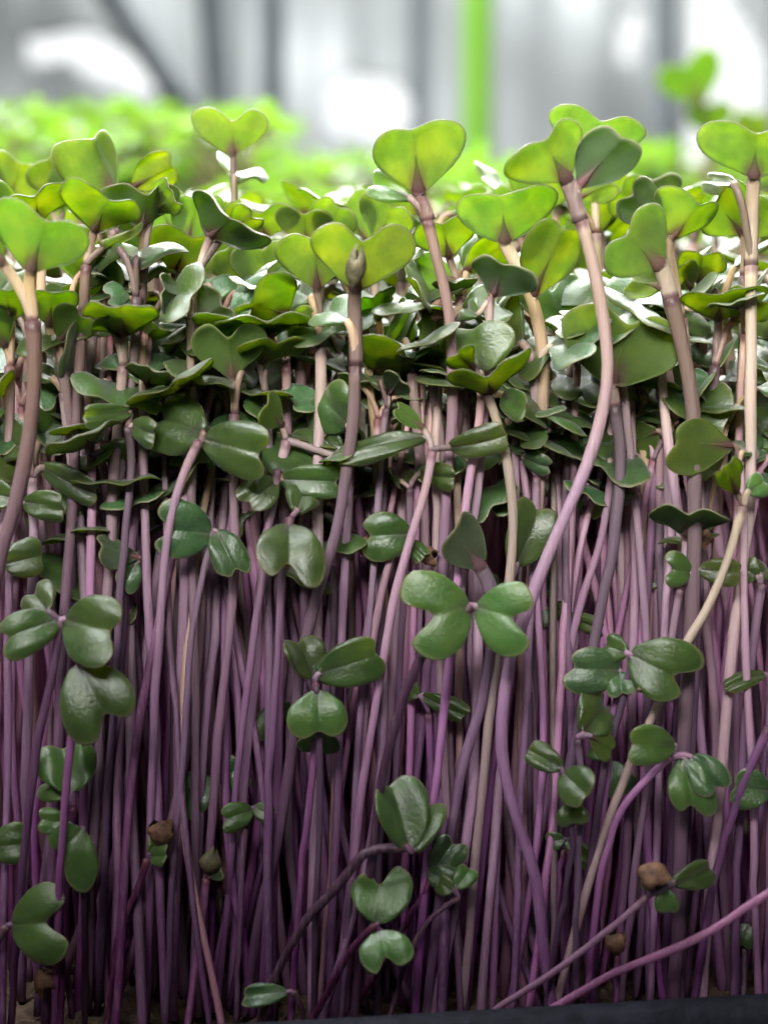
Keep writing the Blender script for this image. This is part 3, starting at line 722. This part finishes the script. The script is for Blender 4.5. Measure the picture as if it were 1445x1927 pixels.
H('seedling with dark drooping blade right of the yellowish bent stem', .4, 18, -.2,
  [(1010,900),(1008,1000),(1000,1140)],
  [(992,850,1000,810,130,-.6,-10,'T',dict(m='d')),(985,860,1020,880,40,-.2,30,'T',dict(m='d'))])
H('seedling with silver leaf catching light above the dark drooping blade', .6, 18, .1,
  [(970,820),(972,920),(965,1040)],
  [(955,790,965,738,80,.3,0,'T',dict(m='g')),(990,780,1010,760,50,.3,0,'T')])
H('seedling with wide pale flat leaf in front of the thick grey-beige stem', .9, 18, .1,
  [(1262,870),(1262,980),(1255,1120)],
  [(1262,790,1255,755,150,-.6,0,'T',dict(m='g')),(1240,810,1200,830,70,.3,0,'U')])
H('seedling with small dark leaf pair folded shut left of centre, below canopy', .0, 16, -.4,
  [(232,1085),(232,1160),(228,1300)],
  [(262,1050,190,1030,62,-.2,25,'U',dict(m='d',fold=.3)),(255,1060,236,1098,52,-.2,0,'T',dict(m='d'))])
H('left-edge seedling with one round glossy leaf at mid height', -.4, 18, -.3,
  [(-5,1060),(-15,1150),(-20,1300)],
  [(8,1062,78,1046,82,-.1,0,'T',dict(e=-.25,cup=.3,wave=.01)),(-10,1060,-60,1040,60,-.1,0,'T')])
H('seedling with small pale tongue leaf floating right of the mauve stem', .5, 16, .1,
  [(1085,1170),(1075,1260),(1060,1400)],
  [(1066,1160,1130,1182,38,-.3,30,'T'),(1060,1150,1040,1145,40,.3,0,'T')])
H('seedling with dark round leaf hidden behind the slanting mauve stem', .8, 16, -.1,
  [(1008,1190),(1008,1280),(1002,1420)],
  [(1005,1110,1040,1085,70,-.2,0,'T',dict(m='d')),(1000,1120,1006,1180,75,-.2,0,'T',dict(m='d'))])
# --- lower rank, seen from above
H('lower-left seedling with bent glossy leaves in a bundle over a two-lobed one', -1.1, 20, -.4,
  [(112,1172),(98,1260),(76,1370),(58,1500),(44,1640),(30,1800)],
  [(112,1165,18,1195,92,-.3,15,'T',dict(cup=.3,e=.1)), (122,1165,200,1188,150,-.35,0,'T',dict(cup=.3,e=.15)), (90,1150,60,1112,80,.3,0,'T')], partner=False)
H('seedling with broad matt two-lobed leaf hanging under the glossy bundle at left', -1.3, 18, -.3,
  [(148,1238),(140,1330),(128,1450),(118,1600)],
  [(148,1248,192,1338,158,-.3,0,'T',dict(e=.25,cup=.14,wave=.02,asym=-.05)),(150,1235,180,1205,80,.4,0,'T')], partner=False)
H('lower-left seedling with ragged spotted green leaf and pale tip', -1.0, 18, -.6,
  [(138,1520),(130,1600),(122,1720)],
  [(135,1492,122,1408,124,-.2,10,'T',dict(e=-.05,fold=.25,wave=.10,m='y')),(120,1500,80,1470,70,.2,0,'T',dict(m='y'))], partner=False)
H('lower-left seedling with diagonal bean-shaped leaf on a dark stem', -1.1, 16, -1.0,
  [(157,1640),(158,1740),(160,1880)],
  [(155,1560,118,1600,150,-.2,0,'T',dict(e=.05,asym=.3,m='y',cup=.2)),(130,1550,78,1545,55,-.1,0,'T',dict(m='y'))], partner=False)
H('bottom-left seedling with upright peanut-shaped leaf, torn brown husk under it', -1.2, 20, -.8,
  [(12,1745),(-20,1800),(-50,1880)],
  [(22,1742,78,1738,168,-.25,0,'T',dict(e=.24,cup=.2,wave=.01,fold=-.05,m='y'))], partner=False,
  hk=[(84,1842,.0,26,48,.5,1,False)])
H('seedling with one round leaf cut by the lower left border', -1.0, 16, -.4,
  [(-15,1600),(-20,1720),(-25,1850)],
  [(-18,1596,40,1588,84,-.1,0,'T',dict(e=-.1)),(-20,1600,-60,1590,60,-.1,0,'T')], partner=False)
H('opening green bud capped by a torn tan husk on a dark curved stem', -.9, 17, -1.0,
  [(278,1618),(262,1670),(232,1740),(212,1830),(200,1925)],
  [(282,1608,306,1582,44,-.1,20,'T',dict(e=-.3,cup=.4,m='y')),(284,1612,312,1612,50,-.2,0,'T',dict(e=-.3,cup=.4,m='y'))], partner=False,
  hk=[(302,1572,-.1,26,46,.3,-1,False)])
H('sprout with a closed dark brown bud on a brownish stem, lower left', -.6, 18, .3,
  [(386,1655),(378,1730),(366,1830),(355,1925)],
  [(390,1650,402,1618,38,-.1,0,'U',dict(e=-.3,cup=.4,m='d')),(392,1652,418,1640,30,-.1,0,'U',dict(e=-.3,cup=.4,m='d'))], partner=False,
  hk=[(396,1624,-.05,22,48,.2,-1,True)])
H('seedling with dark bean-shaped leaf pair behind a purple stem, lower left of centre', .1, 16, -.5,
  [(405,1500),(400,1600),(398,1720)],
  [(400,1470,352,1490,88,-.2,20,'T',dict(m='d',e=.1)),(412,1470,445,1450,80,.0,0,'T',dict(m='d'))], partner=False)
H('small seedling with dark green rounded leaf and tiny glints, lower left of centre', -.4, 14, -.6,
  [(462,1560),(455,1650),(450,1760)],
  [(475,1525,432,1538,60,-.2,0,'T',dict(m='g')),(478,1520,505,1532,40,-.1,0,'T',dict(m='g'))], partner=False)
H('small dark-leaved seedling hidden behind stems left of the shiny cluster', .5, 14, -.3,
  [(505,1400),(500,1500),(495,1650)],
  [(505,1335,500,1385,56,-.2,0,'T',dict(m='d')),(510,1335,540,1340,40,.0,0,'T',dict(m='d'))], partner=False)
H('lower-centre seedling with shiny dark leaf spread right and crumpled leaf at left', -.8, 17, -.4,
  [(592,1285),(592,1370),(585,1480),(572,1620),(560,1760)],
  [(600,1268,710,1232,100,-.2,5,'T',dict(e=-.1,m='g',cup=.15)),(590,1275,562,1212,86,-.1,25,'T',dict(fold=.35,wave=.12))], partner=False,
  hk=[(552,1238,.0,13,30,.4,1,True)])
H('lower-centre seedling with yellow-green apron-shaped leaf under the shiny dark cluster', -1.0, 16, -.3,
  [(596,1292),(600,1400),(600,1540),(596,1700)],
  [(598,1300,600,1362,122,-.3,0,'T',dict(e=.02,cup=.2,m='y')),(600,1370,602,1412,84,-.3,0,'U',dict(m='d'))], partner=False)
H('seedling with small silvery horizontal leaf in the middle of the lower stems', .0, 16, .0,
  [(808,1345),(812,1440),(818,1580)],
  [(795,1308,868,1350,44,-.4,20,'T',dict(e=-.2)),(790,1310,770,1300,40,.1,0,'T')], partner=False)
H('large blue-green folded leaf pair on a dark slanting stem, lower centre', -1.4, 22, -1.0,
  [(762,1595),(690,1605),(640,1660),(572,1740),(528,1820),(498,1900)],
  [(772,1600,735,1480,112,-.3,18,'T',dict(e=-.1,fold=.35,cup=.1,m='g')),(775,1602,800,1510,100,-.35,-10,'T',dict(e=.0,cup=.3,m='g')),], partner=False)
H('dark green leaf pair tucked at the right of the folded blue-green pair', -.9, 16, -.9,
  [(812,1650),(790,1700),(740,1780),(690,1860)],
  [(815,1640,852,1588,76,-.1,0,'T',dict(m='d')),(805,1640,850,1662,60,-.2,0,'T',dict(m='d'))], partner=False)
H('tiny seedling with two small pale round leaves on a reddish curved stem, lower centre', -1.2, 13, -.8,
  [(862,1692),(838,1705),(800,1740),(768,1800),(745,1880)],
  [(852,1678,826,1662,44,-.1,0,'T',dict(m='y',e=-.1)),(858,1672,884,1636,48,-.1,0,'T',dict(m='y',e=-.1))], partner=False)
H('dark-stemmed seedling with green heart leaf facing front above a peanut-shaped one, lower centre', -1.6, 17, -1.0,
  [(706,1742),(660,1790),(625,1850),(592,1910)],
  [(712,1738,714,1668,126,-.1,0,'T',dict(e=.22,fold=.1,cup=.1,m='y')),(715,1752,724,1792,108,-.3,0,'T',dict(e=.2,cup=.25,m='y'))], partner=False)
H('small dark leaf seedling lying at the bottom edge, left of centre', -1.4, 14, -.9,
  [(552,1868),(562,1885),(568,1905)],
  [(540,1868,462,1874,50,-.1,10,'T',dict(e=-.25,m='d'))], partner=False)
H('lower-right seedling with four-lobed dark green leaves, a tiny round hole near the edge', -.8, 17, -.4,
  [(1192,1240),(1170,1330),(1140,1440),(1120,1560)],
  [(1185,1232,1262,1270,138,-.3,0,'T',dict(e=.2,cup=.2)),(1178,1228,1140,1215,60,.2,0,'T')], partner=False,
  hk=[(1203,1298,-.28,6,10,0,1,True)])
H('lower-right seedling with round dark leaf left of the four-lobed one', -.7, 16, -.3,
  [(1165,1290),(1150,1360),(1140,1480)],
  [(1165,1262,1092,1258,96,-.2,0,'T',dict(e=.1,cup=.2,m='d')),(1165,1265,1170,1300,60,-.2,0,'T',dict(m='d'))], partner=False)
H('lower-right seedling with curved leaf showing a white sheen, like a bonnet', -1.1, 16, .1,
  [(1085,1392),(1092,1460),(1090,1560)],
  [(1098,1380,1150,1318,112,-.35,10,'T',dict(cup=.35,bend=-.3,m='g')),(1110,1385,1150,1410,50,.1,0,'U')], partner=False)
H('lower-right seedling with yellow-green curled leaf on a brown slanting stem', -1.0, 17, .1,
  [(1262,1425),(1215,1468),(1165,1530),(1135,1620),(1120,1740)],
  [(1270,1402,1200,1400,82,-.3,10,'T',dict(m='y',cup=.3)),(1288,1428,1302,1512,96,-.3,0,'T',dict(m='y',e=.1)),(1300,1425,1345,1480,80,.2,0,'T',dict(m='d'))], partner=False)
H('lower-right seedling with round coin-like leaves in a chain', -1.3, 15, -.5,
  [(1060,1460),(1075,1560),(1070,1640),(1050,1760)],
  [(1056,1446,996,1412,56,-.1,0,'T',dict(e=-.15)),(1060,1455,1092,1486,84,-.4,0,'T',dict(e=-.15,cup=.2)),(1075,1510,1078,1548,66,-.1,0,'T')], partner=False)
H('dark leaf seedling between the coin-like leaves and the curled yellow-green one', -.3, 14, -.5,
  [(1140,1440),(1132,1540),(1128,1640)],
  [(1150,1435,1166,1490,76,-.2,0,'T',dict(m='d')),(1140,1430,1120,1400,60,.2,0,'T',dict(m='d'))], partner=False)
H('right-edge seedling with dark oval leaf on a brown slanting stem, lower half', -.8, 20, -.2,
  [(1445,1370),(1400,1470),(1372,1560),(1340,1680),(1320,1800)],
  [(1450,1490,1390,1482,86,-.1,0,'T',dict(m='d',e=-.1)),], partner=False)
H('right-edge seedling with pale curved leaf tip reaching in at mid-lower height', -.3, 14, .1,
  [(1450,1310),(1448,1420),(1446,1560)],
  [(1440,1268,1368,1290,36,-.2,30,'T',dict(e=-.25)),], partner=False)
H('stunted seedling with brown husk ball between small leaves on a tan slanting stem', -1.6, 16, .5,
  [(1216,1690),(1160,1738),(1095,1790),(1030,1838),(965,1880)],
  [(1248,1672,1256,1716,50,-.1,0,'T',dict(e=-.3,m='y')),(1268,1662,1348,1638,58,-.2,10,'T',dict(e=-.25,m='g')),(1255,1665,1215,1655,40,.1,0,'T')], partner=False,
  hk=[(1222,1646,-.1,27,52,.8,.4,False)], db=-1.4)
H('long pale mauve stem lying almost flat across the lower right corner', -1.7, 20, .45,
  [(1470,1668),(1410,1705),(1340,1752),(1250,1795),(1160,1830),(1085,1872)],
  [(1500,1655,1580,1640,90,-.1,0,'T')], partner=False, db=-1.4)
H('dark round-budded seedling in the lower right corner', -.4, 15, -.7,
  [(1400,1785),(1398,1850),(1396,1900)],
  [(1408,1740,1398,1778,56,-.1,0,'T',dict(m='d',cup=.3))], partner=False)
H('small dark-leaved seedling behind the mauve stem, low right of centre', -.5, 14, -.6,
  [(1062,1600),(1050,1700),(1040,1800)],
  [(1066,1580,1112,1622,46,-.2,0,'T',dict(m='g')),(1062,1580,1034,1585,40,.0,0,'T',dict(m='d'))], partner=False)
H('low sprout with brown husk near the tray rim, right of centre', -1.3, 12, .1,
  [(1160,1800),(1162,1850),(1160,1890)],
  [(1160,1798,1160,1775,30,-.1,0,'T',dict(m='y',e=-.3))], partner=False,
  hk=[(1155,1778,-.05,22,40,.6,-1,False)])


# ------------------------------------------------------------------ the crowd between and behind them
def crowd(mb_or_none, n, xr, yr, zr, size, tonef, label, low, lean=.62, group=None, ymin=None, wide=.245):
    pts = []
    tries = 0
    while len(pts) < n and tries < 20000:
        tries += 1
        y = U(*yr); half = wide * (24 + y) ; x = U(-half, half) if xr is None else U(*xr)
        if y < yfront(x) + .4: continue
        if any((x - a) ** 2 + (y - b) ** 2 < .0225 for a, b in pts): continue
        pts.append((x, y))
    for (x, y) in pts:
        z = zr(y); tone = tonef(); r = U(.044, .076) if rng.random() < .85 else U(.076, .09)
        base = np.array([x, y, SOIL]); lx, ly = rng.normal(0, lean), rng.normal(0, lean * .5)
        bow = rng.normal(0, .30)
        tipx = x + lx; tipy = max(y + ly, U(.5, 1.6) if y < .9 else 0)
        if abs(tipx) > (wide + .015) * (24 + y): tipx = x
        h = z - SOIL
        sp = [base, base + (np.array([tipx, tipy, z]) - base) * .33 + np.array([bow * .8, 0, 0]), base + (np.array([tipx, tipy, z]) - base) * .68 + np.array([bow * .7, U(-.1, .1), 0]), np.array([tipx, tipy, z])]
        up = nrm(sp[-1] - sp[-2]); node = sp[-1]; L = []
        phi = U(0, math.pi * 2); ti = U(-.35, .75) if z > .1 else U(-1.0, .15); nz = nrm(np.array([U(-.75, .75), ti, 1.0]))
        g = size * U(.75, 1.2)
        for k in range(2):
            ph = phi + k * math.pi + U(-.35, .35); h_ = np.array([math.cos(ph), math.sin(ph), 0])
            A = nrm(h_ - (h_ @ nz) * nz + nz * U(-.1, .45)); gs = g * (1 if k else U(.7, .95))
            b = node + nrm(up * 1.0 + A * U(.5, .9)) * U(.3, .65)
            Nn = nrm(nz + rng.normal(0, .24, 3))
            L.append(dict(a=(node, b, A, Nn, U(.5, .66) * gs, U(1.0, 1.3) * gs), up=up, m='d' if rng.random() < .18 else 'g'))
        if mb_or_none is None:
            build_seedling(label, group, base, sp, r, tone, L, sides=8, low=True)
        else:
            stem(mb_or_none, sp, r, tone, n=14, sides=6, mi=1)
            for lf in L: leaf(mb_or_none, *lf['a'], up=up, o=None, rp=r * .7, tone=tone, ns=6, nt=10, mi=0, smi=1)
def tone_f():
    q = rng.random(); return U(-.1, .35) if q < .7 else (U(.4, .95) if q < .87 else U(-.9, -.3))
LBL_F = 'slim seedling lost in the crowd, purple stem among many alike in the front rows'
LBL_M = 'seedling with small green leaves, one of many alike filling the canopy behind the front rows'
NH = len([o for o in SC.objects if o.get('category') == 'seedling'])
GRP = 'microgreen seedlings crowded in the tray'
def z_front(y): return U(-2.5, .2) if rng.random() < .88 else U(-4.5, -1.5)
def z_mid(y): return U(-1.6, 1.25) if rng.random() < .9 else U(-4, -1.6)
def z_up(y): return U(-.4, 1.0) + min(1.0, .12 * y)
n_left = 298 - NH
crowd(None, int(n_left * .52), (-5.0, 5.2), (-1.5, 1.1), z_front, 1.08, tone_f, LBL_F, True, group=GRP)
crowd(None, int(n_left * .28), None, (1.4, 4.0), z_mid, .9, tone_f, LBL_M, True, group=GRP)
crowd(None, n_left - int(n_left * .52) - int(n_left * .28), None, (3.0, 6.5), z_up, .95, tone_f, LBL_M, True, group=GRP)
mb = MB()
def z_far(y): return U(-1.2, 1.4) + .05 * y
crowd(mb, 560, None, (5.5, 15.5), z_far, .85, tone_f, '', True, wide=.32)
o = put('seedling_bed', mb.mesh('seedling_bed', [M_LEAF, M_STEM], (0, 6, SOIL)), None, (0, 6, SOIL))
tag(o, 'dense mass of purple-stemmed green seedlings filling the back of the tray', 'seedlings', kind='stuff')
# thin understory of stems close behind the front rows
mb = MB()
def z_low(y): return U(-2.7, .2)
crowd(mb, 480, None, (.3, 6.0), z_low, .62, tone_f, '', True, wide=.315)
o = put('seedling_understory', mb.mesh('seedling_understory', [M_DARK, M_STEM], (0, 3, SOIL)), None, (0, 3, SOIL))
tag(o, 'close-packed purple stems with shaded leaves standing behind the front rows', 'seedlings', kind='stuff')


# ------------------------------------------------------------------ background
def zrow(py, d): return P(CX, py, d)[2]
# second bed of seedlings on a raised shelf, far out of focus
tag(boxobj('far_shelf', (-40, 27, -1.2), (40, 62, -.4), M_SHELF, .2), kind='structure')
mb = MB()
for i in range(1350):
    y = U(30, 58); x = U(-.35, .35) * (24 + y); px = CX + x / (24 + y) * F
    lim = 205 if px < 520 else (300 if px < 1180 else 280)
    lim += U(0, 240) ** 1.0
    z = min(zrow(lim, y), 9.5)
    if z < 2: continue
    nd = np.array([x, y, z - .6]); phi = U(0, 6.28)
    for k in range(2):
        ph = phi + k * math.pi; A = nrm(np.array([math.cos(ph), math.sin(ph), U(.1, .9)])); b = nd + A * .5
        leaf(mb, nd, b, A, nrm(np.array([U(-.4, .4), U(-.1, .8), 1])), U(.6, .9), U(1.3, 1.8), ns=4, nt=7, rp=.07, mi=0, smi=1)
    stem(mb, [np.array([x, y, -.42]), nd * [1, 1, .5], nd], .08, .7, n=5, sides=6, mi=1)
o = put('far_seedling_bed', mb.mesh('far_seedling_bed', [M_FAR, M_STEM], (0, 44, -.4)), None, (0, 44, -.4))
tag(o, 'blurred bright green bed of seedlings on the shelf behind the tray', 'seedlings', kind='stuff')

def far_seedling(label, d, blobs, st, r):
    pts = [P(x, y, d) for x, y in st]; pts.append(np.array([pts[-1][0], pts[-1][1], -.4])); pts = pts[::-1]
    L = []
    for (bx, by, tx, ty, W, m) in blobs:
        b, t = P(bx, by, d), P(tx, ty, d - .3); A = nrm(t - b); V = nrm(CAM - b); n = nrm(V - (V @ A) * A)
        L.append(dict(a=(pts[-1], b, A, -n, np.linalg.norm(t - b), W * (24 + d) / F), up=np.array([0, 0, 1.]), m=m))
    build_seedling(label, None, pts[0], pts, r, .8, L)
far_seedling('tall blurred seedling with round pale green head rising behind the right side', 31, [(1320, 200, 1290, 120, 125, 'y'), (1335, 260, 1335, 195, 85, 'g')], [(1335, 265), (1335, 330)], .14)
far_seedling('blurred leafy shoot at the far right, in front of the bright gap', 33, [(1395, 300, 1420, 215, 70, 'y'), (1400, 330, 1370, 290, 60, 'y')], [(1400, 330), (1402, 380)], .14)
far_seedling('blurred yellow-green shoot left of the dark post', 33, [(1215, 330, 1195, 270, 70, 'y'), (1215, 340, 1240, 290, 60, 'y')], [(1215, 345), (1215, 400)], .14)

# posts
def post(name, label, x0, y0, x1, y1, wpx, d, m, round_=True):
    a, b = P(x0, y0, d), P(x1, y1, d); mid = a
    mbp = MB(); r = wpx / 2 * (24 + d) / F
    dirn = nrm(b - a)
    tube(mbp, np.array([a + dirn * L_ for L_ in np.linspace(-6, np.linalg.norm(b - a), 8)]), np.full(8, r), 0, None, 14)
    o = put(name, mbp.mesh(name, [m], tuple(b)), None, tuple(b)); tag(o, label, 'post' if 'pole' not in name else 'pole'); return o
post('green_pole', 'bright green plastic pole standing behind the tray, right of centre', 899, -80, 893, 640, 58, 66, M_GREEN)
post('dark_post', 'dark grey upright post right of the green pole, behind the blurred shoots', 1252, -80, 1250, 640, 46, 72, M_POSTD)
post('grey_post', 'grey upright post left of the green pole', 792, -80, 792, 640, 36, 80, M_POSTD)
post('frame_bar', 'dark slanting bar crossing the upper left background', 175, -60, 352, 215, 46, 78, M_POSTD)
post('frame_post', 'dark slightly tilted upright post behind the lime heart leaf', 392, -80, 445, 640, 52, 76, M_POSTD)
post('pale_post', 'pale grey upright post beside the dark tilted post', 470, -80, 458, 640, 26, 74, M_POSTL)
post('shelf_post', 'dim grey upright post just left of the bright patch, top left of centre', 512, -80, 520, 640, 44, 84, M_POSTD)

# hanging plastic sheet with gaps where daylight comes through
D = 108.0
def blob(px, py):
    if ((px - 215) * .93 + (py - 125) * .37) ** 2 / 95 ** 2 + (-(px - 215) * .37 + (py - 125) * .93) ** 2 / 36 ** 2 < 1: return True
    if ((px - 100) / 52) ** 2 + ((py - 98) / 24) ** 2 < 1: return True
    if ((px - 688) / 78) ** 2 + ((py - 205) / 62) ** 2 < 1: return True
    if ((px - 1172 + (py - 60) * .25) / 20) ** 2 + ((py - 70) / 55) ** 2 < 1: return True
    if 1275 < px < 1330 + max(0, (py + 20)) * .55 and px < 1405 and -20 < py < 350: return True
    return False
nx, nz = 260, 150
gx = np.linspace(-75, 75, nx); gz = np.linspace(-25, 52, nz)
mb = MB(); X, Z = np.meshgrid(gx, gz, indexing='ij')
Y = D + 1.6 * np.sin(X * .42 + .05 * Z) + .9 * np.sin(X * 1.05 + 1.3 + .3 * np.sin(Z * .1)) + 1.0 * np.sin(X * .11 - Z * .16) + .5 * np.sin(Z * .4 + X * .2)
V = np.stack([X, Y, Z], -1).reshape(-1, 3); Q = []
for i in range(nx - 1):
    for j in range(nz - 1):
        x, z = gx[i], gz[j]; px = CX + x / (24 + D) * F; pyy = py_of(z, D)
        if 0 < px + 200 < 1900 and blob(px, pyy): continue
        Q.append((i * nz + j, (i + 1) * nz + j, (i + 1) * nz + j + 1, i * nz + j + 1))
mb.add(V, Q); me = mb.mesh('plastic_sheet', [M_SHEET], (0, D, -25)); o = put('plastic_sheet', me, None, (0, D, -25))
sm = o.modifiers.new('thick', 'SOLIDIFY'); sm.thickness = .0015
tag(o, 'pale grey plastic sheeting hung behind the shelves, daylight showing through its gaps', 'plastic sheet')
o = boxobj('daylight_window', (-80, D + 14, -28), (80, D + 15, 60), M_WIN, 0)
tag(o, 'bright white daylight window seen through the gaps of the plastic sheeting', 'window')
